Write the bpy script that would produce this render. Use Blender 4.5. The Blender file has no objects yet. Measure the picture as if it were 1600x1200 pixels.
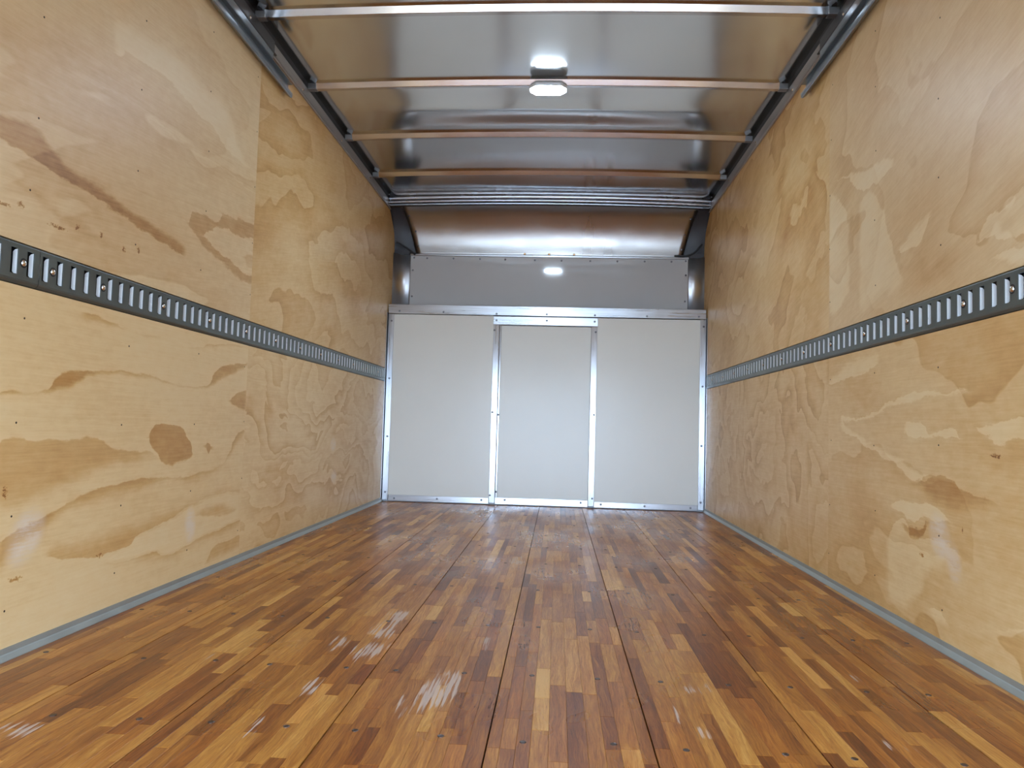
import bpy, bmesh, math, random
from mathutils import Vector, Matrix

# ------------------------------------------------------------------ camera, world, exposure
scene = bpy.context.scene
C = scene.collection
F_PX, YAW, PITCH, ROLL, CAM_Z = 1177.69, 0.0616, 0.0550, 0.0277, 0.5481
XL, XR, YF = -1.2074, 1.0043, 5.20          # plywood faces of the two side walls, face of the bulkhead
XC = (XL + XR) / 2
YREAR = -0.60                               # rear door opening, behind the camera

def cam_axes():
    cy, sy, cp, sp = math.cos(YAW), math.sin(YAW), math.cos(PITCH), math.sin(PITCH)
    fwd = Vector((-sy * cp, cy * cp, sp)); right = Vector((cy, sy, 0)); up = right.cross(fwd)
    cr, sr = math.cos(ROLL), math.sin(ROLL)
    return cr * right + sr * up, -sr * right + cr * up, fwd
RGT, UPV, FWD = cam_axes()
cam = bpy.data.cameras.new('camera')
cam.sensor_fit = 'HORIZONTAL'; cam.sensor_width = 36.0; cam.lens = F_PX / 1600 * 36.0
cam.clip_start = 0.02
camo = bpy.data.objects.new('camera', cam); C.objects.link(camo)
camo.matrix_world = Matrix(((RGT.x, UPV.x, -FWD.x, 0), (RGT.y, UPV.y, -FWD.y, 0), (RGT.z, UPV.z, -FWD.z, CAM_Z), (0, 0, 0, 1)))
scene.camera = camo

world = bpy.data.worlds.new('overcast_sky'); scene.world = world; world.use_nodes = True
bg = world.node_tree.nodes['Background']
bg.inputs[0].default_value = (0.54, 0.737, 1.0, 1); bg.inputs[1].default_value = 19.3
LAMP_STRENGTH = 396.0
scene.view_settings.view_transform = 'Standard'; scene.view_settings.look = 'None'
scene.view_settings.exposure = 0.0; scene.view_settings.gamma = 1.0
scene.view_settings.use_curve_mapping = False
scene.cycles.use_denoising = True
scene.cycles.max_bounces = 8; scene.cycles.diffuse_bounces = 5; scene.cycles.glossy_bounces = 5
scene.cycles.adaptive_threshold = 0.03
scene.cycles.caustics_reflective = True
scene.cycles.blur_glossy = 0.6; scene.cycles.sample_clamp_indirect = 6.0
pl = bpy.data.lights.new('door_portal', 'AREA'); pl.shape = 'RECTANGLE'; pl.size = 2.2; pl.size_y = 1.2
pl.cycles.is_portal = True
plo = bpy.data.objects.new('door_portal', pl); C.objects.link(plo)
plo.location = (XC, YREAR - 0.03, 0.58); plo.rotation_euler = (math.pi / 2, 0, 0)

# ------------------------------------------------------------------ helpers
rng = random.Random(7)
def lin(r, g, b):
    f = lambda c: (c / 255 / 12.92) if c / 255 <= 0.04045 else ((c / 255 + 0.055) / 1.055) ** 2.4
    return (f(r), f(g), f(b), 1)

def ray(px, py):
    return RGT * ((px - 800) / F_PX) - UPV * ((py - 600) / F_PX) + FWD
def on_wall(side, px, py):                  # measured positions on the side walls, (y, z) in metres
    d = ray(px, py); t = (XL if side == 'L' else XR) / d.x
    return (t * d.y, CAM_Z + t * d.z)
def on_floor(px, py):
    d = ray(px, py); t = -CAM_Z / d.z
    return (t * d.x, t * d.y)

class MB:
    def __init__(s): s.v = []; s.f = []
    def box(s, x0, x1, y0, y1, z0, z1):
        n = len(s.v)
        s.v += [(x, y, z) for z in (z0, z1) for y in (y0, y1) for x in (x0, x1)]
        s.f += [tuple(n + i for i in q) for q in ((0, 2, 3, 1), (4, 5, 7, 6), (0, 1, 5, 4), (2, 6, 7, 3), (0, 4, 6, 2), (1, 3, 7, 5))]
        return s
    def quad(s, a, b, c, d):
        n = len(s.v); s.v += [a, b, c, d]; s.f.append((n, n + 1, n + 2, n + 3)); return s
    def prism(s, prof, fn, stations, closed=True, caps=True):
        """sweep a profile [(u,v)] through stations t with fn(u,v,t)->xyz"""
        n = len(s.v); m = len(prof)
        for t in stations:
            s.v += [fn(u, v, t) for u, v in prof]
        for k in range(len(stations) - 1):
            for i in range(m if closed else m - 1):
                j = (i + 1) % m
                s.f.append((n + k * m + i, n + k * m + j, n + (k + 1) * m + j, n + (k + 1) * m + i))
        if caps and closed:
            s.f.append(tuple(n + i for i in reversed(range(m))))
            s.f.append(tuple(n + (len(stations) - 1) * m + i for i in range(m)))
        return s
    def disc(s, c, axis, prof, seg=12):
        """lathe prof [(r,h)] about axis through c, last ring closed"""
        n = len(s.v); a = Vector(axis).normalized(); u = a.orthogonal().normalized(); w = a.cross(u); c = Vector(c)
        for r, h in prof:
            for k in range(seg):
                t = 2 * math.pi * k / seg
                s.v.append(tuple(c + a * h + (u * math.cos(t) + w * math.sin(t)) * r))
        for i in range(len(prof) - 1):
            for k in range(seg):
                l = (k + 1) % seg
                s.f.append((n + i * seg + k, n + i * seg + l, n + (i + 1) * seg + l, n + (i + 1) * seg + k))
        s.f.append(tuple(n + (len(prof) - 1) * seg + k for k in range(seg)))
        s.f.append(tuple(n + k for k in reversed(range(seg))))
        return s
    def mesh(s, name):
        me = bpy.data.meshes.new(name); me.from_pydata(s.v, [], s.f); me.update()
        bm = bmesh.new(); bm.from_mesh(me); bmesh.ops.recalc_face_normals(bm, faces=bm.faces); bm.to_mesh(me); bm.free()
        return me
    def build(s, name, mat, parent=None, smooth=False, recalc=True):
        if recalc: me = s.mesh(name)
        else:
            me = bpy.data.meshes.new(name); me.from_pydata(s.v, [], s.f); me.update()
        return link(name, me, mat, parent, smooth)

def link(name, me, mat=None, parent=None, smooth=False):
    if mat is not None and not me.materials: me.materials.append(mat)
    if smooth: me.shade_smooth()
    o = bpy.data.objects.new(name, me); C.objects.link(o)
    if parent is not None: o.parent = parent
    return o
def tag(o, label=None, cat=None, group=None, kind=None):
    if label: o['label'] = label
    if cat: o['category'] = cat
    if group: o['group'] = group
    if kind: o['kind'] = kind
    return o
def empty(name, loc=(0, 0, 0)):
    o = bpy.data.objects.new(name, None); o.location = loc; C.objects.link(o); return o
def child_at(o, parent):
    """parent without moving (parents here are only translated)"""
    o.parent = parent; o.matrix_parent_inverse = Matrix.Translation(-parent.location); return o
def bevel(o, w=0.002, seg=2, ang=30):
    m = o.modifiers.new('bevel', 'BEVEL'); m.width = w; m.segments = seg; m.limit_method = 'ANGLE'; m.angle_limit = math.radians(ang); return o
def autosmooth(o, ang=35):
    me = o.data; me.shade_smooth()
    bm = bmesh.new(); bm.from_mesh(me)
    for e in bm.edges:
        if len(e.link_faces) == 2 and e.calc_face_angle(0) > math.radians(ang): e.smooth = False
    bm.to_mesh(me); bm.free(); return o

# ------------------------------------------------------------------ materials
class NT:
    def __init__(s, name):
        s.m = bpy.data.materials.new(name); s.m.use_nodes = True
        s.t = s.m.node_tree; s.b = s.t.nodes['Principled BSDF']
    def n(s, kind, **kw):
        nd = s.t.nodes.new(kind)
        for k, v in kw.items(): setattr(nd, k, v)
        return nd
    def l(s, a, b): s.t.links.new(a, b)
    def put(s, sock, v):
        if isinstance(v, bpy.types.NodeSocket): s.l(v, sock)
        else: sock.default_value = v
    def math(s, op, a, b=0.0, c=0.0, clamp=False):
        nd = s.n('ShaderNodeMath', operation=op, use_clamp=clamp)
        s.put(nd.inputs[0], a); s.put(nd.inputs[1], b); s.put(nd.inputs[2], c); return nd.outputs[0]
    def vmath(s, op, a, b):
        nd = s.n('ShaderNodeVectorMath', operation=op); s.put(nd.inputs[0], a); s.put(nd.inputs[1], b); return nd.outputs[0]
    def comb(s, x, y, z):
        nd = s.n('ShaderNodeCombineXYZ')
        for i, v in enumerate((x, y, z)): s.put(nd.inputs[i], v)
        return nd.outputs[0]
    def pos(s):
        if not hasattr(s, '_p'):
            g = s.n('ShaderNodeNewGeometry'); sp = s.n('ShaderNodeSeparateXYZ'); s.l(g.outputs['Position'], sp.inputs[0])
            s._p = (g.outputs['Position'], sp.outputs[0], sp.outputs[1], sp.outputs[2])
        return s._p
    def noise(s, vec, scale=1.0, detail=2.0, rough=0.5, dist=0.0):
        nd = s.n('ShaderNodeTexNoise'); s.put(nd.inputs['Vector'], vec); nd.inputs['Scale'].default_value = scale
        nd.inputs['Detail'].default_value = detail; nd.inputs['Roughness'].default_value = rough; nd.inputs['Distortion'].default_value = dist
        return nd.outputs['Fac']
    def map(s, v, a, b, c=0.0, d=1.0, smooth=True):
        nd = s.n('ShaderNodeMapRange'); nd.interpolation_type = 'SMOOTHSTEP' if smooth else 'LINEAR'
        s.put(nd.inputs[0], v)
        for i, q in enumerate((a, b, c, d)): s.put(nd.inputs[1 + i], q)
        return nd.outputs[0]
    def ramp(s, v, stops):
        nd = s.n('ShaderNodeValToRGB'); e = nd.color_ramp.elements
        while len(e) < len(stops): e.new(0.5)
        for q, (p, c) in zip(e, stops): q.position = p; q.color = c
        s.put(nd.inputs[0], v); return nd.outputs[0]
    def mix(s, f, a, b, mode='MIX'):
        nd = s.n('ShaderNodeMix', data_type='RGBA', blend_type=mode)
        s.put(nd.inputs[0], f); s.put(nd.inputs[6], a); s.put(nd.inputs[7], b); return nd.outputs[2]
    def bump(s, h, strength=0.2, dist=0.001):
        nd = s.n('ShaderNodeBump'); nd.inputs['Strength'].default_value = strength; nd.inputs['Distance'].default_value = dist
        s.put(nd.inputs['Height'], h); s.l(nd.outputs[0], s.b.inputs['Normal'])
    def set(s, **kw):
        for k, v in kw.items(): s.put(s.b.inputs[k.replace('_', ' ')], v)
        return s

def metal(name, col, rough=0.3, tangent=None, aniso=0.0, var=0.12, metallic=1.0, streak=None, bump=0.0):
    k = NT(name); P = k.pos()[0]
    v = k.noise(k.vmath('MULTIPLY', P, streak or (9, 9, 9)), 1.0, 3, 0.6)
    c = k.mix(k.map(v, 0.3, 0.7), tuple(q * (1 - var) for q in col[:3]) + (1,), tuple(min(1, q * (1 + var)) for q in col[:3]) + (1,))
    k.set(Base_Color=c, Metallic=metallic, Roughness=k.map(v, 0.25, 0.75, rough * 0.85, rough * 1.2))
    if aniso:
        k.b.inputs['Anisotropic'].default_value = aniso
        k.put(k.b.inputs['Tangent'], k.comb(*tangent))
    if bump: k.bump(k.noise(k.vmath('MULTIPLY', P, (6, 6, 6)), 1.0, 2), bump, 0.01)
    return k.m

def paint(name, col, rough=0.4, spec=0.5, var=0.05, scale=4.0, bump=0.0, bscale=60.0, coat=0.0):
    k = NT(name); P = k.pos()[0]
    v = k.noise(P, scale, 4, 0.6)
    c = k.mix(k.map(v, 0.3, 0.7), tuple(q * (1 - var) for q in col[:3]) + (1,), tuple(min(1, q * (1 + var)) for q in col[:3]) + (1,))
    k.set(Base_Color=c, Roughness=rough, Specular_IOR_Level=spec, Coat_Weight=coat)
    if bump: k.bump(k.noise(P, bscale, 2), bump, 0.002)
    return k.m

M = {}
M['alu_v'] = metal('aluminium_vertical', (0.56, 0.56, 0.58), 0.30, (1, 0, 0), 0.80, streak=(60, 60, 2))
M['alu_h'] = metal('aluminium_horizontal', (0.56, 0.56, 0.58), 0.30, (0, 0, 1), 0.80, streak=(2, 60, 60))
M['alu_rail'] = metal('aluminium_rail', (0.50, 0.47, 0.45), 0.38, streak=(30, 2, 30))
M['skin'] = metal('aluminium_roof_skin', (0.68, 0.68, 0.67), 0.15, streak=(1.5, 1.5, 1.5), var=0.05)
M['cap'] = metal('aluminium_front_cap', (0.52, 0.49, 0.475), 0.30, streak=(4, 1, 1), var=0.02)
M['bow'] = metal('galvanised_bow', (0.56, 0.52, 0.50), 0.14, streak=(3, 20, 20), var=0.04)
M['bow_end'] = metal('bow_end_clip', (0.30, 0.29, 0.29), 0.45)
M['header'] = metal('header_extrusion', (0.55, 0.56, 0.60), 0.25, streak=(3, 20, 20))
M['post'] = metal('corner_post_aluminium', (0.62, 0.62, 0.64), 0.34, (0, 0, 1), 0.75, streak=(20, 20, 1.5), var=0.04)
M['dark'] = paint('dark_casting', lin(58, 57, 62), 0.45)
M['black'] = paint('black_rubber_and_shade', lin(22, 21, 22), 0.5)  # cable rubber, also the strips that paint in shade
M['white'] = paint('white_panel', lin(228, 226, 218), 0.23, 0.30, 0.015, 2.0, bump=0.10, bscale=140)
M['grey'] = paint('dimmed_grey_panel', lin(194, 193, 193), 0.07, 0.4, 0.02, 2.0, bump=0.008, bscale=30)  # upper panel's dimmer light is painted in as a greyer white
M['edge'] = paint('white_panel_edge', lin(238, 238, 236), 0.35)
M['track'] = metal('grey_green_track', (0.150, 0.172, 0.165), 0.36, metallic=0.65, var=0.06)
M['tab'] = metal('galvanised_tab', (0.93, 0.94, 0.95), 0.30, var=0.02, metallic=0.1)
M['screw'] = metal('zinc_screw', (0.80, 0.80, 0.80), 0.22)
M['rivet'] = metal('dull_rivet', (0.22, 0.22, 0.24), 0.4)
M['floor_screw'] = metal('worn_steel_screw', (0.16, 0.13, 0.12), 0.4)
M['brass'] = metal('brass_fitting', (0.62, 0.34, 0.16), 0.3)
M['trim'] = metal('grey_green_trim', (0.335, 0.35, 0.32), 0.45, metallic=0.35, var=0.06)
M['trackrail'] = metal('galvanised_channel', (0.30, 0.33, 0.36), 0.33, streak=(30, 3, 30))
M['trackdark'] = metal('dark_angle', (0.14, 0.14, 0.15), 0.42, streak=(30, 3, 30))
M['shell'] = paint('outer_shell', lin(205, 207, 210), 0.5)
M['nail'] = paint('nail_hole', lin(52, 34, 20), 0.6)
M['concrete'] = paint('yard_concrete', lin(178, 178, 174), 0.8, 0.3, 0.12, 1.5)
M['doorpaint'] = paint('door_panel_paint', lin(214, 216, 218), 0.4)
M['housing'] = paint('lamp_housing', lin(205, 210, 214), 0.35)

# --- plywood: rotary-cut pine, rings as stepped contours of a stretched noise field, plus traced figure bands
def curve_fn(k, yn, pts):
    fc = k.n('ShaderNodeFloatCurve'); c = fc.mapping.curves[0]
    pts = sorted(pts)
    c.points[0].location = pts[0]; c.points[1].location = pts[-1]
    for q in pts[1:-1]: c.points.new(*q)
    fc.mapping.update(); k.put(fc.inputs['Value'], yn); return fc.outputs[0]

def plywood(name, off, rings=5.0, amp=0.55, stretch=(0.55, 1.7), slant=0.0, base=0.30, regions=(), scuffs=(), knots=(), side='L', ramp=None, warp=0.16, ragged=0.055):
    k = NT(name); P, px, py, pz = k.pos()
    q = k.comb(k.math('ADD', py, off), k.math('ADD', pz, k.math('MULTIPLY', py, slant)), off * 3.7)
    w1 = k.noise(q, 2.2, 3, 0.5)
    big = k.comb(k.math('MULTIPLY', k.math('ADD', py, off), stretch[0]),
                 k.math('MULTIPLY', k.math('ADD', k.math('ADD', pz, k.math('MULTIPLY', py, slant)), k.math('MULTIPLY', w1, warp)), stretch[1]), off * 1.3)
    f = k.noise(big, 1.0, 4.0, 0.46, 0.25)
    fine = k.noise(k.vmath('MULTIPLY', q, (9, 26, 1)), 1.0, 3, 0.6)
    ring = k.math('FRACT', k.math('ADD', k.math('MULTIPLY', f, rings), k.math('MULTIPLY', fine, 0.05)))
    saw = k.math('MULTIPLY', k.math('POWER', k.map(ring, 0.0, 0.95, smooth=False), 1.7), k.map(ring, 0.95, 0.99, 1.0, 0.0))
    mod = k.map(k.noise(big, 2.1, 1), 0.25, 0.80, 0.25, 1.0)
    tone = k.math('ADD', base, k.math('MULTIPLY', k.math('MULTIPLY', saw, mod), amp))
    # broad tint and fibres
    tone = k.math('ADD', tone, k.math('MULTIPLY', k.math('SUBTRACT', k.noise(q, 1.3, 3), 0.5), 0.34))
    fib = k.noise(k.vmath('MULTIPLY', q, (7, 150, 1)), 1.0, 4, 0.65)
    tone = k.math('ADD', tone, k.math('MULTIPLY', k.math('SUBTRACT', fib, 0.5), 0.27))
    mott = k.noise(k.vmath('MULTIPLY', q, (22, 40, 1)), 1.0, 3, 0.6)
    tone = k.math('ADD', tone, k.math('MULTIPLY', k.math('SUBTRACT', mott, 0.5), 0.24))
    if regions:
        wz = k.math('ADD', pz, k.math('MULTIPLY', k.math('SUBTRACT', k.noise(k.vmath('MULTIPLY', q, (9, 22, 1)), 1.0, 5, 0.66), 0.5), ragged))
        wy = k.math('ADD', py, k.math('MULTIPLY', k.math('SUBTRACT', k.noise(k.vmath('MULTIPLY', q, (14, 14, 1)), 1.3, 2), 0.5), 0.05))
        for up, lo, su, sl, st in regions:
            up = [on_wall(side, *a) for a in up]; lo = [on_wall(side, *a) for a in lo]
            ya = min(a[0] for a in up + lo); yb = max(a[0] for a in up + lo)
            za = min(a[1] for a in up + lo) - 0.05; zb = max(a[1] for a in up + lo) + 0.05
            nrm = lambda L: [((a - ya) / (yb - ya), (b - za) / (zb - za)) for a, b in L]
            yn = k.map(wy, ya, yb, smooth=False)
            zu = k.math('MULTIPLY_ADD', curve_fn(k, yn, nrm(up)), zb - za, za)
            zl = k.math('MULTIPLY_ADD', curve_fn(k, yn, nrm(lo)), zb - za, za)
            m = k.math('MULTIPLY', k.map(k.math('SUBTRACT', zu, wz), 0.0, su), k.map(k.math('SUBTRACT', wz, zl), 0.0, sl))
            ends = k.math('MULTIPLY', k.map(wy, ya - 0.03, ya + 0.01), k.map(wy, yb - 0.01, yb + 0.03, 1.0, 0.0))
            tone = k.math('ADD', tone, k.math('MULTIPLY', k.math('MULTIPLY', m, ends), st * 0.92))
    def spot(a, ry, rz, shear=0.0):
        cy, cz = on_wall(side, *a)
        dy = k.math('SUBTRACT', py, cy); dz = k.math('SUBTRACT', pz, cz)
        dy = k.math('SUBTRACT', dy, k.math('MULTIPLY', dz, shear))
        d = k.math('ADD', k.math('POWER', k.math('ABSOLUTE', k.math('DIVIDE', dy, ry)), 2.0), k.math('POWER', k.math('ABSOLUTE', k.math('DIVIDE', dz, rz)), 2.0))
        return d
    speck = k.noise(k.vmath('MULTIPLY', q, (120, 160, 1)), 1.0, 2, 0.6)
    for a, ry, rz in knots:
        tone = k.math('ADD', tone, k.math('MULTIPLY', k.map(k.math('ADD', spot(a, ry, rz), k.math('MULTIPLY', speck, 3.0)), 1.35, 2.1, 1.0, 0.0), 0.55))
    col = k.ramp(tone, ramp or [(0.0, lin(236, 213, 168)), (0.30, lin(228, 198, 147)), (0.55, lin(210, 169, 110)), (0.80, lin(182, 132, 72)), (1.0, lin(140, 92, 46))])
    rough = 0.42
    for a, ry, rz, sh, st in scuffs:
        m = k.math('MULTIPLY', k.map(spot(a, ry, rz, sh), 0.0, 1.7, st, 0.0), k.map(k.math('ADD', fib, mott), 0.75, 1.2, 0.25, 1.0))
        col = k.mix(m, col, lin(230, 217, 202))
    k.set(Base_Color=col, Roughness=rough, Specular_IOR_Level=0.42)
    k.bump(fib, 0.12, 0.0006)
    return k.m

c2 = lambda L: [(x * .4665, 480 + y * .4667) for x, y in L]
c1 = lambda L: [(x / 3, y / 3) for x, y in L]
c15 = lambda L: [(x / 2, y / 2) for x, y in L]
c5 = lambda L: [(1090 + x * .4666, 540 + y * .4667) for x, y in L]
c4 = lambda L: [(1090 + x * .4333, 80 + y * .4333) for x, y in L]
REG_LL = [
  (c2([(0,285),(40,275),(80,285),(140,278),(185,235),(240,212),(330,210),(440,215),(530,235),(600,258),(690,258),(720,225),(750,195),(825,187)]),
   c2([(0,312),(60,300),(130,300),(200,285),(260,270),(300,240),(400,235),(500,248),(600,272),(650,278),(710,270),(740,250),(790,225),(825,205)]), .006, .022, .42),
  (c2([(290,20),(380,45),(430,75),(540,98),(600,125),(660,130),(720,122),(825,128)]),
   c2([(290,60),(400,80),(480,105),(560,115),(620,140),(680,145),(760,140),(825,142)]), .005, .03, .34),
  (c2([(0,460),(30,430),(60,428),(110,445),(180,445),(260,445),(290,432),(330,437),(370,460),(410,475),(460,482),(500,480),(520,500),(560,515)]),
   c2([(0,700),(60,695),(150,655),(250,612),(350,568),(450,548),(520,525),(560,528)]), .006, .06, .30),
  (c2([(503,430),(512,402),(530,392),(570,395),(610,405),(630,435),(646,490)]),
   c2([(503,440),(515,480),(530,510),(560,530),(600,525),(630,510),(646,496)]), .004, .008, .42),
  (c2([(690,462),(697,455),(704,462)]), c2([(690,475),(697,492),(704,478)]), .003, .003, .4),
  (c2([(0,790),(60,740),(150,690),(230,650),(300,610),(350,600),(430,575),(530,570),(620,565),(690,545),(740,525),(770,480),(790,430),(815,410)]),
   c2([(0,905),(60,840),(140,775),(220,705),(330,668),(430,642),(560,602),(640,602),(700,572),(760,525),(790,475),(815,445)]), .006, .05, .36),
  (c2([(170,770),(300,745),(430,705),(520,680),(620,640),(700,605),(800,588)]),
   c2([(170,840),(300,838),(390,815),(440,798),(460,768),(560,718),(640,663),(720,630),(800,622)]), .07, .004, .32),
  (c2([(640,690),(680,665),(730,650),(785,660)]), c2([(640,700),(680,705),(730,705),(785,690)]), .03, .01, .26),
  (c2([(340,852),(430,847),(510,815),(545,832),(600,815),(650,780),(720,750),(800,712)]),
   c2([(340,875),(430,885),(510,870),(545,870),(600,850),(650,820),(720,790),(800,752)]), .004, .06, .34),
  (c2([(350,848),(390,818),(440,800),(460,772),(560,722),(640,668),(720,634),(795,626)]),
   c2([(350,850),(430,843),(510,812),(545,828),(600,810),(650,776),(720,746),(795,710)]), .005, .005, -.10),
  (c2([(690,850),(720,800),(760,780),(800,765)]), c2([(690,870),(720,850),(760,830),(800,815)]), .004, .03, .26),
  (c2([(775,310),(800,285),(820,278)]), c2([(775,325),(800,342),(820,348)]), .004, .01, .38),
]
REG_LU = [
  (c1([(0,505),(180,590),(260,690),(350,785),(480,862),(560,930),(700,1025),(860,1130)]),
   c1([(0,660),(120,730),(250,815),(330,865),(440,935),(560,1005),(660,1075),(800,1170)]), .025, .008, .36),
  (c1([(480,400),(700,525),(850,665),(1000,755),(1190,905)]), c1([(480,425),(700,545),(850,685),(1000,775),(1190,920)]), .006, .02, -.22),
  (c1([(560,60),(700,150),(850,250),(950,370),(1060,470),(1120,670),(1180,785)]),
   c1([(560,260),(700,312),(800,392),(900,500),(1000,605),(1100,742),(1180,800)]), .05, .006, -.22),
  (c15([(590,690),(610,668),(640,672),(680,690),(700,668),(740,680),(790,700)]), c15([(590,704),(640,775),(700,835),(750,878),(790,900)]), .006, .012, .30),
  (c15([(638,734),(660,716),(700,712),(750,735),(790,745)]), c15([(638,742),(680,785),(720,820),(755,848),(790,868)]), .006, .006, -.34),
  (c1([(0,770),(100,820),(220,900),(330,990),(420,1060),(560,1130)]), c1([(0,850),(100,900),(220,1000),(330,1080),(420,1130),(560,1190)]), .04, .03, .24),
  (c1([(0,20),(120,80),(260,130),(390,190)]), c1([(0,200),(120,270),(260,330),(390,330)]), .08, .10, .22),
]
REG_RL = [
  (c5([(485,235),(560,232),(600,214),(660,180),(720,160),(800,155),(900,150)]), c5([(485,255),(560,246),(600,232),(660,202),(720,196),(800,172),(900,166)]), .004, .008, -.26),
  (c5([(487,240),(500,262),(545,296),(600,330),(680,372),(740,420),(800,428)]), c5([(487,290),(510,302),(560,335),(600,362),(660,398),(735,456),(800,436)]), .02, .004, -.26),
  (c5([(690,428),(735,458),(770,435),(800,432),(850,452),(870,482),(920,500),(1025,545)]), c5([(690,440),(760,520),(820,560),(880,578),(950,578),(1025,552)]), .004, .05, .28),
  (c5([(700,255),(730,248),(760,260),(775,290),(800,290),(850,270),(875,310)]), c5([(700,290),(725,318),(760,312),(800,306),(850,316),(875,318)]), .004, .004, -.26),
  (c5([(935,275),(980,270),(1030,255),(1093,240)]), c5([(935,280),(970,310),(1020,342),(1060,322),(1093,310)]), .004, .004, -.24),
  (c5([(655,530),(690,520),(740,525),(800,540),(840,580)]), c5([(655,545),(690,570),(720,602),(760,572),(800,592),(840,588)]), .004, .004, -.26),
  (c5([(640,640),(690,582),(720,640),(760,640),(800,650),(880,700)]), c5([(640,872),(680,902),(720,882),(780,790),(880,752)]), .004, .05, -.20),
  (c5([(775,880),(810,895),(840,930),(900,935),(980,950),(1093,930)]), c5([(775,900),(800,932),(850,947),(980,967),(1093,977)]), .004, .03, -.22),
  (c5([(445,100),(520,40),(600,20)]), c5([(445,128),(520,110),(600,70)]), .03, .004, -.24),
  (c5([(690,600),(720,608),(755,600),(762,580)]), c5([(690,615),(720,640),(755,635),(762,600)]), .004, .01, .30),
]
REG_RU = [
  (c4([(490,465),(540,440),(600,430),(650,400),(700,385)]), c4([(490,470),(540,458),(600,505),(650,470),(700,420)]), .01, .004, -.26),
  (c4([(1015,670),(1040,610),(1100,560),(1177,480)]), c4([(1015,682),(1060,665),(1130,670),(1177,660)]), .004, .004, -.26),
  (c4([(1015,765),(1060,745),(1110,720),(1177,700)]), c4([(1015,770),(1060,762),(1110,775),(1177,770)]), .004, .02, -.24),
  (c4([(725,700),(750,660),(800,600),(830,570)]), c4([(725,720),(750,720),(800,690),(830,600)]), .02, .004, -.26),
  (c4([(590,540),(620,500),(660,540),(720,760),(745,800)]), c4([(590,960),(620,950),(660,900),(720,890),(745,830)]), .02, .06, -.20),
  (c4([(480,510),(500,520),(530,560),(540,600)]), c4([(480,960),(500,950),(530,900),(540,880)]), .02, .02, -.20),
]
PALE = [(0.0, lin(238, 218, 182)), (0.30, lin(229, 203, 159)), (0.55, lin(212, 177, 128)), (0.80, lin(186, 142, 90)), (1.0, lin(144, 98, 54))]  # paler ramp paints the lamp's sheen into the near upper sheets
PLY = {}
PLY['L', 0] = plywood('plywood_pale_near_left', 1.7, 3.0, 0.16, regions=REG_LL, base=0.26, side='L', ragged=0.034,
    knots=[((156, 868), .022, .008), ((24, 905), .03, .008), ((8, 768), .012, .020)],
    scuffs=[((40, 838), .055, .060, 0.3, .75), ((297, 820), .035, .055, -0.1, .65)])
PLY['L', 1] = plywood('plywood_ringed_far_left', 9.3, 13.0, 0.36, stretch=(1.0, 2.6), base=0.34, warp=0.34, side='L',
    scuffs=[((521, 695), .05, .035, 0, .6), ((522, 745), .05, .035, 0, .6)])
PLY['L', 2] = plywood('plywood_streaked_upper_left', 4.1, 6.0, 0.20, regions=REG_LU, slant=-0.10, base=0.36, side='L', ramp=PALE,
    knots=[((5, 318), .03, .006), ((33, 320), .018, .012), ((90, 355), .045, .007), ((121, 356), .012, .012), ((194, 390), .012, .014), ((217, 391), .012, .014), ((158, 367), .012, .012)])
PLY['L', 3] = plywood('plywood_amber_upper_left', 13.9, 9.0, 0.32, stretch=(0.85, 1.8), base=0.42, slant=-0.2, warp=0.3, side='L')
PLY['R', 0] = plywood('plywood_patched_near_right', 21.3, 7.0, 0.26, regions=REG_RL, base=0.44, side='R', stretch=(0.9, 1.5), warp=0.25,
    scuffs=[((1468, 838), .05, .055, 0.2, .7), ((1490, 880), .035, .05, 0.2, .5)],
    knots=[((1440, 867), .02, .007), ((1556, 713), .03, .008), ((1504, 829), .006, .012)])
PLY['R', 1] = plywood('plywood_figured_far_right', 27.7, 12.0, 0.32, stretch=(1.7, 1.8), base=0.44, warp=0.36, side='R')
PLY['R', 2] = plywood('plywood_flamed_upper_right', 33.1, 8.0, 0.26, stretch=(0.9, 1.4), regions=REG_RU, slant=0.25, base=0.44, warp=0.25, side='R', ramp=PALE)
PLY['R', 3] = plywood('plywood_amber_upper_right', 39.9, 9.0, 0.30, stretch=(1.4, 1.6), base=0.46, slant=0.2, warp=0.3, side='R')

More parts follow.
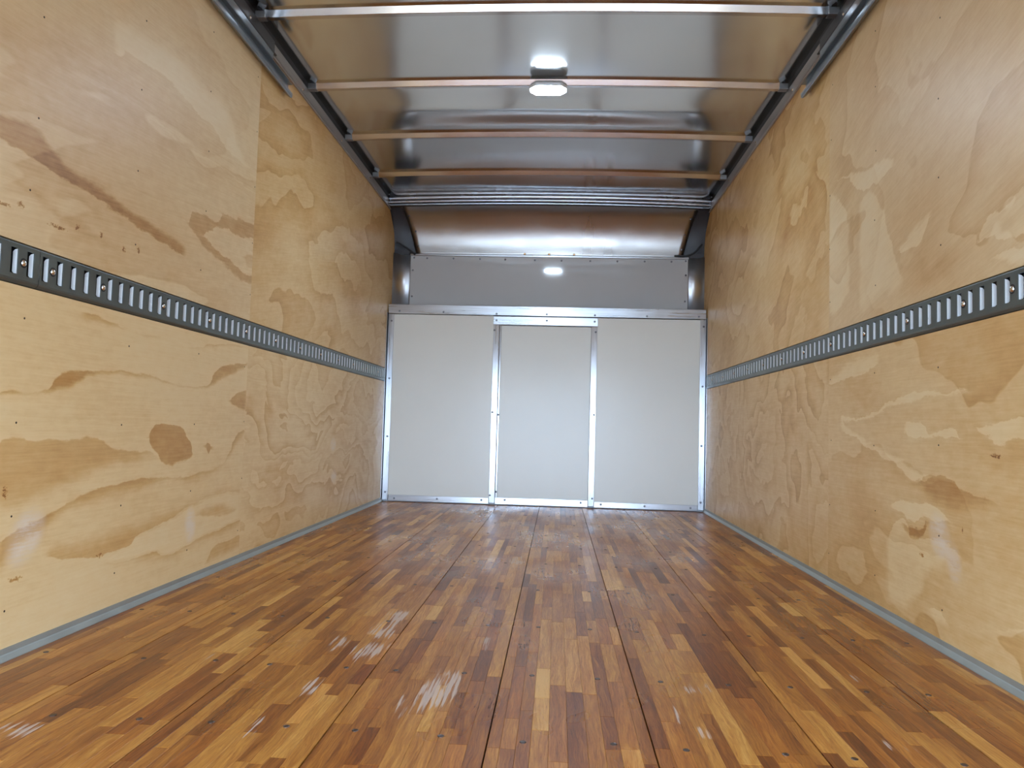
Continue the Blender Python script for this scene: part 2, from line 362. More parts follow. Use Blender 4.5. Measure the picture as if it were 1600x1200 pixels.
# --- floor strips
def floor_material():
    k = NT('laminated_hardwood'); P, px, py, pz = k.pos()
    at = k.n('ShaderNodeAttribute', attribute_name='tone'); t = at.outputs['Fac']
    at2 = k.n('ShaderNodeAttribute', attribute_name='seed'); sd = at2.outputs['Fac']
    sx = k.math('ADD', px, k.math('MULTIPLY', sd, 37.0)); sy = k.math('ADD', py, k.math('MULTIPLY', sd, 91.0))
    q = k.comb(sx, sy, sd)
    warp = k.math('MULTIPLY', k.noise(k.vmath('MULTIPLY', q, (14, 5, 1)), 1.0, 2), 0.035)
    grain = k.noise(k.comb(k.math('MULTIPLY', k.math('ADD', sx, warp), 300), k.math('MULTIPLY', sy, 14), sd), 1.0, 4, 0.65)
    band = k.noise(k.comb(k.math('MULTIPLY', k.math('ADD', sx, warp), 70), k.math('MULTIPLY', sy, 2.5), sd), 1.0, 2, 0.5)
    pore = k.map(k.noise(k.comb(k.math('MULTIPLY', sx, 700), k.math('MULTIPLY', sy, 45), sd), 1.0, 1), 0.60, 0.72)
    tone = k.math('ADD', t, k.math('MULTIPLY', k.math('SUBTRACT', band, 0.5), 0.55))
    tone = k.math('ADD', tone, k.math('MULTIPLY', k.math('SUBTRACT', grain, 0.5), 0.95))
    tone = k.math('SUBTRACT', tone, k.math('MULTIPLY', pore, 0.16))
    col = k.ramp(tone, [(0.0, lin(88, 42, 14)), (0.25, lin(124, 66, 22)), (0.5, lin(160, 98, 37)), (0.75, lin(190, 131, 58)), (1.0, lin(216, 164, 88))])
    col = k.mix(k.map(k.math('FRACT', k.math('MULTIPLY', sd, 7.3)), 0.55, 1.0, 0.0, 0.55), col, k.mix(1.0, col, (1.0, 0.80, 0.66, 1), 'MULTIPLY'))
    # worn, dusty scuffs where freight was dragged; far ones also paint in the bulkhead's reflection
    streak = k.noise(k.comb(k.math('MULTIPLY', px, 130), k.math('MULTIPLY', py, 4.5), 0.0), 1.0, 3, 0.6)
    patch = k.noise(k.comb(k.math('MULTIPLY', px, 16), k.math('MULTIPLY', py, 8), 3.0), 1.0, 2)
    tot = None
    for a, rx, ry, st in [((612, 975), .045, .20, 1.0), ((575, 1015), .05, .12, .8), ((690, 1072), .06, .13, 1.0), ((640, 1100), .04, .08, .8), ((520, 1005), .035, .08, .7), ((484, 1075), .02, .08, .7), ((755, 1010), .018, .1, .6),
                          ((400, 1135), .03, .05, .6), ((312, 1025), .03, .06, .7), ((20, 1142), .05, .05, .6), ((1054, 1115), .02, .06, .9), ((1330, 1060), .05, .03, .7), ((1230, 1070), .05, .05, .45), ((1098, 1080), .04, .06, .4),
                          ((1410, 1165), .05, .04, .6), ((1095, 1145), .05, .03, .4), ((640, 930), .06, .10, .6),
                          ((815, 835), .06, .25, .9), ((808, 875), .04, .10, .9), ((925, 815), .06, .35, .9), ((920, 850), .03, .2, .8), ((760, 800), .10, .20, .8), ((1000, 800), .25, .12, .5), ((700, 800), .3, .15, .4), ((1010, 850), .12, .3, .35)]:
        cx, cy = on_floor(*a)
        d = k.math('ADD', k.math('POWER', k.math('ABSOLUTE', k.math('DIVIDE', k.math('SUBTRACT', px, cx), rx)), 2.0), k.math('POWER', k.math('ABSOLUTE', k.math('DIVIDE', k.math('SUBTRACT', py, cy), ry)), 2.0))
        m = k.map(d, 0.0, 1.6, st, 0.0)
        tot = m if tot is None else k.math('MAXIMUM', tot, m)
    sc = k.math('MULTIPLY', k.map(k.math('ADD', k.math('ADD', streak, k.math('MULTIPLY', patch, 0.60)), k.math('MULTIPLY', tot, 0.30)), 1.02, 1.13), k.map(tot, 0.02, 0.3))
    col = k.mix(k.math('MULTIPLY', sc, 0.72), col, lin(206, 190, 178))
    haze = k.noise(k.vmath('MULTIPLY', P, (3, 1.5, 1)), 1.0, 3, 0.6)
    rough = k.math('ADD', k.map(haze, 0.3, 0.7, 0.24, 0.40), k.math('MULTIPLY', sc, 0.25))
    k.set(Base_Color=col, Roughness=rough, Specular_IOR_Level=0.58)
    k.bump(k.math('SUBTRACT', grain, pore), 0.22, 0.0004)
    return k.m
M['floor'] = floor_material()
M['subfloor'] = paint('dark_subfloor', lin(48, 30, 18), 0.7)

# ------------------------------------------------------------------ structure: shell
def struct(o, label): return tag(o, label, kind='structure')
yard = MB().box(-30, 30, -45, 30, -1.25, -1.15).build('ground', M['concrete']); struct(yard, 'pale concrete yard outside the rear door opening')

floor = MB().box(XL - .03, XR + .03, YREAR - .02, 5.44, -0.08, -0.014).build('floor', M['subfloor'])
tag(floor, 'glossy laminated hardwood floor of long boards with worn white scuffs', 'floor', kind='structure')
wall_left = MB().box(XL - .06, XL - .030, YREAR - .02, 5.46, -0.08, 2.16).build('wall_left', M['shell'])
tag(wall_left, 'pale pine plywood wall on the left with the dark wavy grain bands', 'wall', kind='structure')
wall_right = MB().box(XR + .030, XR + .06, YREAR - .02, 5.46, -0.08, 2.16).build('wall_right', M['shell'])
tag(wall_right, 'pale pine plywood wall on the right with cloudy light patches', 'wall', kind='structure')

# plywood sheets
def sheet_mesh(side, y0, y1, z0, z1, front=None):
    x = XL if side == 'L' else XR; s = -1 if side == 'L' else 1
    if front: prof = [(y0, z0)] + front + [(y0, z1)]
    else: prof = [(y0, z0), (y1, z0), (y1, z1), (y0, z1)]
    m = MB(); m.prism(prof, lambda u, v, t: (x + s * t, u, v), [0.0, 0.012])
    return m
FRONT_L = [(5.325, .927), (5.332, 1.40), (5.338, 1.80), (5.333, 1.85), (5.318, 1.895), (5.295, 1.930), (5.262, 1.958), (5.228, 1.982), (5.19, 2.010), (5.156, 2.034), (5.11, 2.062)]
for side, wall, seam in (('L', wall_left, 2.8554), ('R', wall_right, 2.8701)):
    x = XL if side == 'L' else XR; nx = 1 if side == 'L' else -1
    cols = [(YREAR + .02, seam - 2.44, 0), (seam - 2.438, seam - .0018, 0), (seam + .0018, 5.21, 1)]
    for ci, (y0, y1, far) in enumerate(cols):
        for up in (0, 1):
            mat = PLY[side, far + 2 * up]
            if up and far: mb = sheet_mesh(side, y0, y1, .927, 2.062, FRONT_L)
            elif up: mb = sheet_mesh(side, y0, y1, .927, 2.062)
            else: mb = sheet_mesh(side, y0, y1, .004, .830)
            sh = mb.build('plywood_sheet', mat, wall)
            if far: sh.location.x = -0.0015 * nx
            # nail heads: along the seam edges and studs
            nb = MB(); cnt = 0
            zr = (.10, .30, .52, .74) if not up else (1.04, 1.24, 1.46, 1.67, 1.88)
            stud = [seam + .022, seam + .42, seam + .84, seam + 1.26, seam + 1.68, 5.14] if far else [seam - .018, seam - .41, seam - .82, seam - 1.23]
            if ci == 0: continue
            rr = random.Random(hash((side == 'L', ci, up)) & 255)
            for yy in stud:
                for zz in zr:
                    r = 0.0026 if abs(yy - seam) > .1 else .0024
                    nb.disc((x + nx * (-0.0004) - (0.0015 * nx if far else 0), yy + rr.uniform(-.012, .012), zz + rr.uniform(-.02, .02)), (nx, 0, 0), [(r, -.0004), (r, .0008), (r * .6, .0012)], 8); cnt += 1
            tag(nb.build('nail_heads', M['nail'], sh), kind='stuff')

# ------------------------------------------------------------------ floor boards, strips, screws
def strip_mesh(name, items):
    """items: (x0,x1,y0,y1,z,tone,seed)"""
    v = []; f = []; tn = []; sd = []
    for x0, x1, y0, y1, z, t, s in items:
        n = len(v); g = .00012; c = .0005
        x0 += g; x1 -= g; y0 += g; y1 -= g
        v += [(x0, y0, -.014), (x1, y0, -.014), (x1, y1, -.014), (x0, y1, -.014), (x0, y0, z - .0003), (x1, y0, z - .0003), (x1, y1, z - .0003), (x0, y1, z - .0003),
              (x0 + c, y0 + c, z), (x1 - c, y0 + c, z), (x1 - c, y1 - c, z), (x0 + c, y1 - c, z)]
        fs = [(8, 9, 10, 11)]
        for i in range(4):
            j = (i + 1) % 4
            fs += [(i, j, 4 + j, 4 + i), (4 + i, 4 + j, 8 + j, 8 + i)]
        f += [tuple(n + a for a in q) for q in fs]; tn += [t] * len(fs); sd += [s] * len(fs)
    me = bpy.data.meshes.new(name); me.from_pydata(v, [], f); me.update()
    a = me.attributes.new('tone', 'FLOAT', 'FACE'); a.data.foreach_set('value', tn)
    a = me.attributes.new('seed', 'FLOAT', 'FACE'); a.data.foreach_set('value', sd)
    me.materials.append(M['floor']); return me
def project(P):
    d = Vector(P) - Vector((0, 0, CAM_Z)); w = d.dot(FWD)
    if w <= 0.05: return None
    return (800 + F_PX * d.dot(RGT) / w, 600 - F_PX * d.dot(UPV) / w)
SEAMS = [XL + .001, -.970, -.682, -.394, -.108, .179, .467, .755, XR - .001]
boards = []
cand = []
for bi in range(len(SEAMS) - 1):
    b0, b1 = SEAMS[bi] + .0012, SEAMS[bi + 1] - .0012
    n = max(1, round((b1 - b0) / .029)); ws = [rng.uniform(.75, 1.3) for _ in range(n)]; tot = sum(ws)
    xs = [b0]
    for w in ws: xs.append(xs[-1] + (b1 - b0) * w / tot)
    plank = MB().box(b0, b1, YREAR, 5.235, -.0145, -.0135).build('plank', M['subfloor'], floor)
    items = []
    for i in range(n):
        y = YREAR - rng.uniform(0, .4); last = .5
        while y < 5.235:
            L = rng.choice([rng.uniform(.12, .26), rng.uniform(.2, .42), rng.uniform(.28, .55)])
            t = min(.98, max(.04, rng.gauss(.52, .15)))
            if abs(t - last) < .06: t = min(.98, max(.04, t + rng.choice((-.16, .16))))
            last = t
            y0, y1 = max(y, YREAR), min(y + L, 5.235)
            if y1 - y0 > .02: items.append((xs[i], xs[i + 1], y0, y1, rng.uniform(-.00012, .00010), t, rng.random()))
            y += L
    boards.append((plank, items))
    for k, it in enumerate(items):
        cs = [project((x, yy, 0)) for x in it[:2] for yy in it[2:4]]
        if any(c is None for c in cs): continue
        px = [min(1600, max(0, c[0])) for c in cs]; py = [min(1200, max(0, c[1])) for c in cs]
        area = (max(px) - min(px)) * (max(py) - min(py))
        if area > 0:
            q = [cs[0], cs[1], cs[3], cs[2]]
            pa = abs(sum(q[i][0] * q[(i + 1) % 4][1] - q[(i + 1) % 4][0] * q[i][1] for i in range(4))) / 2
            cand.append((min(pa, area), bi, k))
cand.sort(reverse=True); big = {(b, k) for _, b, k in cand[:300]}
for bi, (plank, items) in enumerate(boards):
    rest = []
    for k, it in enumerate(items):
        if (bi, k) in big: link('strip', strip_mesh('strip', [it]), parent=plank)
        else: rest.append(it)
    tag(link('strips', strip_mesh('strips', rest), parent=plank), kind='stuff')
# screws: two in each board at every cross member
scr = MB().disc((0, 0, 0), (0, 0, 1), [(.0062, -.002), (.0062, .0006), (.0048, .0012), (.0030, .0008)], 10).mesh('screw')
scr.materials.append(M['floor_screw'])
for r, y in enumerate((1.347, 1.690, 2.095, 2.566, 3.040, 3.452, 3.843, 4.25, 4.66, 5.05, 0.95)):
    for bi in range(len(SEAMS) - 1):
        w = SEAMS[bi + 1] - SEAMS[bi]
        for fr in (.22, .75):
            if w < .25 and fr > .5 and r % 2: continue
            s = link('screw', scr, parent=boards[bi][0]); s.location = (SEAMS[bi] + w * (fr + rng.uniform(-.05, .05)), y + rng.uniform(-.008, .008), 0)

# floor angles along the walls
def trim_profile(name, side, label):
    x = XL if side == 'L' else XR; s = 1 if side == 'L' else -1
    prof = [(-.004, .0), (.013, .0), (.013, .002), (.006, .012), (.0035, .014), (.0030, .026), (-.004, .026)]
    o = MB().prism(prof, lambda u, v, t: (x + s * u, t, v), [YREAR, 5.195]).build(name, M['trim'])
    tag(o, label, 'trim', kind='structure'); return o
trim_profile('baseboard_left', 'L', 'grey metal angle strip along the foot of the left plywood wall')
trim_profile('baseboard_right', 'R', 'grey metal angle strip along the foot of the right plywood wall')

# ------------------------------------------------------------------ front bulkhead
wall_front = MB().box(XL - .03, XR + .03, 5.235, 5.26, -.01, 1.36).box(XL - .03, XR + .03, 5.26, 5.46, 1.335, 1.36).box(XL - .03, XR + .03, 5.44, 5.46, 1.36, 2.2).build('wall_front', M['shell'])
tag(wall_front, 'white panelled front bulkhead in an aluminium frame, closing the far end', 'wall', kind='structure')
def fpanel(name, x0, x1, z0, z1, yface, mat, label=None, th=.012):
    o = bevel(MB().box(x0, x1, yface, yface + th, z0, z1).build(name, mat, wall_front), .0025, 2)
    if label: o['label'] = label
    return o
PY = YF + .003
fpanel('panel', -1.168, -.458, .044, 1.308, PY, M['white'], 'tall white panel on the left of the bulkhead')
fpanel('panel', .258, .964, .042, 1.306, PY, M['white'], 'tall white panel on the right of the bulkhead')
fpanel('door_panel', -.409, .219, .050, 1.243, YF + .014, M['white'], 'white centre panel set back between the stiles')
frame = []
def member(name, x0, x1, z0, z1, mat, y=YF, th=.02, rivets=(), label=None):
    o = bevel(MB().box(x0, x1, y, y + th, z0, z1).build(name, mat, wall_front), .0015, 2)
    for rx, rz in rivets:
        rv = link('rivet', RIVET, parent=o); rv.location = (rx, y, rz)
    if label: o['label'] = label
    return o
RIVET = MB().disc((0, 0, 0), (0, -1, 0), [(.0072, -.001), (.0072, .001), (.0052, .0028), (.0022, .0036)], 10).mesh('rivet'); RIVET.materials.append(M['rivet'])
member('top_rail', -1.203, .998, 1.3105, 1.3755, M['alu_h'], YF - .006, .045, [(-1.124, 1.328), (-.813, 1.327), (-.441, 1.321), (-.092, 1.324), (.24, 1.323), (.596, 1.324), (.949, 1.327)], 'bright brushed aluminium rail')
member('door_head', -.462, .262, 1.247, 1.3045, M['alu_h'], YF - .003, .02, [(-.440, 1.277), (-.091, 1.280), (.239, 1.280)])
member('stile', -1.203, -1.163, .012, 1.308, M['alu_v'], YF - .003, .02, [(-1.179, 1.259), (-1.181, .854), (-1.18, .45), (-1.181, .065)])
member('stile', .960, 1.000, .012, 1.308, M['alu_v'], YF - .003, .02, [(.982, 1.259), (.98, .849), (.978, .445), (.978, .064)])
member('stile', -.460, -.419, .012, 1.246, M['alu_v'], YF - .003, .02, [(-.453, 1.207), (-.451, .636), (-.452, .065)])
member('stile', .219, .260, .012, 1.246, M['alu_v'], YF - .003, .02, [(.248, 1.207), (.248, .636), (.248, .066)])
member('door_edge', -.4165, -.404, .052, 1.243, M['alu_v'], YF + .006, .014, [(-.411, .62), (-.411, .09)])
member('bottom_rail', -1.160, -.461, .006, .047, M['alu_h'], YF - .001, .02, [(-1.117, .023), (-.817, .028), (-.51, .031)])
member('bottom_rail', -.418, .218, .006, .052, M['alu_h'], YF + .002, .02, [(-.349, .036), (.171, .035)])
member('bottom_rail', .261, .958, .006, .044, M['alu_h'], YF - .001, .02, [(.307, .028), (.603, .026), (.911, .024)])
# side flanges of the outer stiles, riveted to the plywood
SRIV = {}
for s, x in ((1, XL), (-1, XR)):
    o = MB().box(*sorted((x, x + s * .004)), YF - .030, YF, .02, 1.315).build('side_flange', M['alu_v'], wall_front)
    me = MB().disc((0, 0, 0), (s, 0, 0), [(.005, -.001), (.005, .001), (.003, .0025)], 8).mesh('rivet'); me.materials.append(M['rivet'])
    for z in (1.255, .85, .78, .452, .155, .08):
        r = link('rivet', me, parent=o); r.location = (x + s * .004, YF - .018, z)

# upper grey panel, rounded corner posts, curved nose sheet
up_panel = MB().box(-1.094, .900, 5.372, 5.384, 1.36, 1.765).build('upper_panel', M['grey'], wall_front); bevel(up_panel, .002)
up_panel['label'] = 'glossy panel above the frame, greyed to paint in dimmer light'
for rx, rz in [(-1.069, 1.748), (-.974, 1.745), (-.781, 1.745), (-.587, 1.745), (-.404, 1.743), (-.19, 1.741), (.001, 1.741), (.207, 1.741), (.4, 1.742), (.593, 1.743), (.783, 1.744), (.884, 1.750), (.884, 1.648), (.882, 1.461), (-1.077, 1.655), (-1.077, 1.464)]:
    rv = link('rivet', RIVET, parent=up_panel); rv.location = (rx, 5.372, rz)
member('top_strip', -1.096, .905, 1.762, 1.775, M['alu_h'], 5.362, .02)
for s, x0, x1 in ((1, XL - .02, -1.092), (-1, XR + .02, .898)):
    r = abs(x1 - x0); prof = []
    for k in range(17):
        a = math.pi / 2 * k / 16
        prof.append((x0 + s * (r - r * math.cos(a)), 5.378 - r + r * math.sin(a)))
    o = MB().prism(prof, lambda u, v, t: (u, v, t), [1.36, 1.768], closed=False).build('corner_post', M['post'], wall_front, smooth=True)
    sol = o.modifiers.new('thick', 'SOLIDIFY'); sol.thickness = .003; sol.offset = 0
def nose(t, inset=0.0):
    """profile of the nose from the grey panel up to the roof header"""
    a = math.pi / 2 * t
    return (5.100 + (.290 + inset) * math.cos(a) ** 0.95, 1.770 + (.345 + inset) * math.sin(a) ** 1.0)
mb = MB(); NU, NV = 48, 24
for j in range(NV + 1):
    t = j / NV; y, z = nose(t)
    xl = -1.052 - .130 * t ** .9; xr = .858 + .118 * t ** .9
    for i in range(NU + 1):
        u = i / NU; x = xl + (xr - xl) * u
        mb.v.append((x, y + .0022 * math.sin(x * 5.1 + 2 * t) * math.sin(math.pi * t), z + .010 * (1 - ((x - XC) / 1.1) ** 2) * t))
for j in range(NV):
    for i in range(NU):
        n = j * (NU + 1) + i; mb.f.append((n, n + 1, n + NU + 2, n + NU + 1))
nose_o = mb.build('nose_sheet', M['cap'], wall_front, smooth=True); nose_o['label'] = 'curved brushed aluminium sheet under the roof header'
sol = nose_o.modifiers.new('thick', 'SOLIDIFY'); sol.thickness = .002; sol.offset = 0
for rx, t in [(-1.075, .12), (-1.092, .32), (-1.13, .55), (-1.16, .72), (.885, .12), (.90, .32), (.93, .55), (.955, .72)]:
    y, z = nose(t); rv = link('rivet', RIVET, parent=nose_o); rv.location = (rx + (.03 if rx < 0 else -.03), y - .002, z)
bm_ = MB().disc((0, 0, 0), (0, -1, 0), [(.006, -.004), (.0085, .0), (.0085, .004), (.005, .007)], 10).mesh('brass_fitting'); bm_.materials.append(M['brass'])
for x in (-.265, -.089, .090):
    b = link('brass_fitting', bm_, parent=nose_o); b.location = (x, 5.378, 1.786)
# dark corner castings filling the gap beside the nose sheet
for s, xw in ((1, XL - .025), (-1, XR + .025)):
    mb = MB(); m, n = 14, 6
    for j in range(m + 1):
        t = j / m; y, z = nose(t, .012)
        xi = (-1.040 - .130 * t ** .9) if s > 0 else (.846 + .118 * t ** .9)
        for i in range(n + 1):
            u = i / n; mb.v.append((xw + (xi - xw) * u, y - .055 * (1 - u) ** 2 * (1 - t), z))
    for j in range(m):
        for i in range(n):
            q = j * (n + 1) + i; mb.f.append((q, q + 1, q + n + 2, q + n + 1))
    cst = mb.build('corner_casting', M['dark'], wall_front, smooth=True)
    sol = cst.modifiers.new('thick', 'SOLIDIFY'); sol.thickness = .003; sol.offset = 0
    xe = -1.10 if s > 0 else .906
    lug = bevel(MB().box(*sorted((XL - .02 if s > 0 else XR + .02, xe)), 5.345, 5.352, 1.765, 1.80).build('lug', M['dark'], cst), .002)

def tube(name, pts, r, mat, seg=8):
    cu = bpy.data.curves.new(name, 'CURVE'); cu.dimensions = '3D'; cu.bevel_depth = r; cu.bevel_resolution = 3
    sp = cu.splines.new('NURBS'); sp.points.add(len(pts) - 1); sp.use_endpoint_u = True; sp.order_u = 3
    for q, pt in zip(sp.points, pts): q.co = (*pt, 1)
    cu.materials.append(mat)
    tmp = bpy.data.objects.new(name + '_curve', cu); C.objects.link(tmp)
    dg = bpy.context.evaluated_depsgraph_get(); me = bpy.data.meshes.new_from_object(tmp.evaluated_get(dg))
    bpy.data.objects.remove(tmp); bpy.data.curves.remove(cu)
    me.name = name
    o = link(name, me); me.shade_smooth(); return o
cb = tube('cable', [(-1.195, 5.325, 1.848), (-1.178, 5.330, 1.846), (-1.145, 5.338, 1.825), (-1.11, 5.345, 1.805), (-1.075, 5.352, 1.778), (-1.06, 5.356, 1.766)], .0065, M['black'])
tag(cb, 'short black cable in the dark corner above the left corner post', 'cable')
cb = tube('cable', [(.99, 5.325, 1.862), (.970, 5.330, 1.842), (.945, 5.338, 1.808), (.91, 5.345, 1.787), (.87, 5.352, 1.779), (.80, 5.356, 1.784)], .0065, M['black'])
tag(cb, 'short black cable in the dark corner above the right corner post', 'cable')

# ------------------------------------------------------------------ roof
def crown(x): return .021 * (1 - ((x - XC) / 1.106) ** 2)
mb = MB(); nx_, ny_ = 120, 320
BOWS = [2.744 + .6177 * k for k in range(-5, 4)]
rr = random.Random(3)
bay = {k: (rr.uniform(.5, 1.0), rr.uniform(-1, 1), rr.uniform(0, 6)) for k in range(-8, 8)}
def skin_z(x, y):
    k = (y - 2.744) / .6177; b = math.floor(k); f = k - b
    a, sk, ph = bay[b]
    A = {0: .0010, 1: .0020, 2: .0022, 3: .0060}.get(b, .003)
    w = (x - XC) / 1.106; prof = max(0.0, 1 - w * w) ** 1.4
    sag = math.sin(math.pi * f) ** 2 * (A * prof * (1 + .25 * math.sin(2.3 * x + ph)) + .0012 * math.sin(3.1 * x + ph + 2.2 * f))
    if b == 1:                                                     # the buckled sheet beyond the lamp
        c = .42 + .16 * w * w
        if f < c: t = f / c; h = t * t * (3 - 2 * t)
        else:
            t = min(1.0, (f - c) / .44); h = 1 - (.55 * t + .45 * t * t * (3 - 2 * t))
        sag += .036 * prof ** .75 * h
    edge = max(0.0, 1 - min(x - XL + .01, XR + .01 - x) / .075)       # edge turned up to widen the dark wedge at the side rails
    return 2.124 + crown(x) - sag + .020 * edge * edge * (3 - 2 * edge) if edge < 1 else 2.144 + crown(x)
for j in range(ny_ + 1):
    y = YREAR - .02 + (5.14 - YREAR + .02) * j / ny_
    for i in range(nx_ + 1):
        x = XL - .035 + (XR - XL + .07) * i / nx_
        mb.v.append((x, y, skin_z(x, y)))
for j in range(ny_):
    for i in range(nx_):
        n = j * (nx_ + 1) + i; mb.f.append((n, n + nx_ + 1, n + nx_ + 2, n + 1))
ceiling = mb.build('ceiling', M['skin'], smooth=True, recalc=False)
sol = ceiling.modifiers.new('thick', 'SOLIDIFY'); sol.thickness = .012; sol.offset = 1 if True else 0
tag(ceiling, 'shiny grey sheet metal roof skin stretched over cross bows', 'ceiling', kind='structure')
over = MB().box(XL - .06, XR + .06, 5.10, 5.46, 2.19, 2.21).box(XL - .06, XR + .06, 5.10, 5.13, 2.13, 2.21).build('trim_1', M['shell']); struct(over, 'outer roof edge above the nose')

bow_labels = {5: 'nearest bare roof bow crossing at the top edge', 6: 'roof bow that carries the lit lamp', 7: 'roof bow just beyond the lit lamp', 8: 'farthest thin roof bow next to the roof header'}
NS = 24
def bow_strip(mb, x0, x1, y, prof):
    st = [x0 + (x1 - x0) * k / NS for k in range(NS + 1)]
    mb.prism(prof, lambda u, v, t: (t, y + u, v + crown(t)), st); return mb
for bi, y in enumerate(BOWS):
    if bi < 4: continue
    root = empty('roof_bow', (XC, y, 2.075))
    tag(root, bow_labels.get(bi, 'bare roof bow nearest the rear door'), 'roof bow', 'cross bows under the roof skin')
    b = bow_strip(MB(), XL + .045, XR - .045, y, [(0, 2.1175), (.0165, 2.0890), (.038, 2.0890), (.0545, 2.1175)]).build('beam', M['bow'])
    child_at(autosmooth(b), root); bevel(b, .0015, 2)
    tp = bow_strip(MB(), XL + .020, XR - .020, y, [(-.0015, 2.1178), (.056, 2.1178), (.056, 2.1235), (-.0015, 2.1235)]).build('bow_shade_strip', M['black'])  # black strip added to draw the shadow line above the beam
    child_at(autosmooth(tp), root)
    for x0, x1 in ((XL + .006, XL + .046), (XR - .046, XR - .006)):
        e = bevel(MB().box(x0, x1, y + .010, y + .044, 2.0905, 2.1185).build('end_clip', M['bow_end']), .002); child_at(e, root)

# side rails over the plywood edges
for nm, side in (('trim_2', 'L'), ('trim_3', 'R')):
    x = XL if side == 'L' else XR; s = 1 if side == 'L' else -1
    prof = [(-.012, 2.034), (.0045, 2.034), (.008, 2.030), (.011, 2.034), (.0075, 2.042), (.0045, 2.050), (.0045, 2.092), (.002, 2.096), (-.012, 2.096)]
    o = MB().prism(prof, lambda u, v, t: (x + s * u, t, v), [YREAR, 5.13]).build(nm, M['alu_rail'])
    MB().box(*sorted((x - s * .028, x - s * .004)), YREAR, 5.13, 2.060, 2.142).build('rail_shade_strip', M['black'], o)  # black strip added to paint the dark gap between rail and skin
    tag(o, 'long aluminium rail where the %s plywood wall meets the roof' % ('left' if s > 0 else 'right'), 'rail', kind='structure')
    me = MB().disc((0, 0, 0), (s, 0, 0), [(.0065, -.001), (.0065, .001), (.0045, .003), (.002, .004)], 10).mesh('rivet'); me.materials.append(M['screw'])
    for k in range(-4, 4):
        r = link('rivet', me, parent=o); r.location = (x + s * .0045, 2.700 + .6177 * k, 2.062)
# roof header: two rounded ridges and a thin lower lip
hd = empty('roof_header', (XC, 5.10, 2.05)); tag(hd, 'ribbed metal header closing the roof above the curved nose sheet', 'header')
def ridge(zc, r, yc, n=9):
    return [(yc - r * math.sin(math.pi * k / (n - 1)) * .9, zc + r * math.cos(math.pi * k / (n - 1))) for k in range(n)]
for nm, prof in (('upper_ridge', ridge(2.0985, .0125, .010) + [(.03, 2.086), (.03, 2.111)]), ('lower_ridge', ridge(2.0715, .0085, .006) + [(.03, 2.063), (.03, 2.080)]),
                 ('lip', [(.012, 2.0470), (.0, 2.0470), (.0, 2.0510), (.012, 2.0510)]), ('backing', [(.012, 2.047), (.04, 2.047), (.04, 2.13), (.012, 2.13)])):
    b = bow_strip(MB(), XL + .006, XR - .006, 5.085, prof).build(nm, M['dark'] if nm == 'backing' else M['header']); child_at(autosmooth(b, 50), hd)
for x in (XL + .012, XR - .012):
    for z in (2.055, 2.085):
        r = link('bolt', RIVET); r.location = (x, 5.080, z); child_at(r, hd)

# ------------------------------------------------------------------ lamp on the second bow
LX, LY, LZ = -.079, 3.372, 2.094
lamp = empty('dome_lamp', (LX, LY, LZ)); tag(lamp, 'lit oblong white LED lamp mounted on a roof bow', 'lamp')
def oblong(hx, hy, ch):
    return [(-hx, -hy + ch), (-hx + ch * .9, -hy), (hx - ch * .9, -hy), (hx, -hy + ch), (hx, hy - ch), (hx - ch * .9, hy), (-hx + ch * .9, hy), (-hx, hy - ch)]
h = MB().prism(oblong(.085, .050, .030), lambda u, v, t: (LX + u, LY + v, t), [LZ - .010, LZ + .006]).build('housing', M['housing']); child_at(bevel(h, .003), lamp)
k = NT('lamp_lens'); k.set(Base_Color=(1, 1, 1, 1), Emission_Color=(0.647, 0.813, 1.0, 1), Emission_Strength=LAMP_STRENGTH)
mb = MB(); base = oblong(.081, .046, .030)
for sc, dz in ((1.0, -.0080), (.97, -.0102), (.86, -.0115), (.5, -.0125)): mb.v += [(LX + u * sc, LY + v * sc, LZ - .004 + dz) for u, v in base]
for a in range(3):
    for i in range(8): mb.f.append((a * 8 + i, a * 8 + (i + 1) % 8, a * 8 + 8 + (i + 1) % 8, a * 8 + 8 + i))
mb.f.append(tuple(24 + i for i in range(8)))
ln = mb.build('lens', k.m, smooth=True); child_at(ln, lamp); ln['label'] = 'glowing white lens'

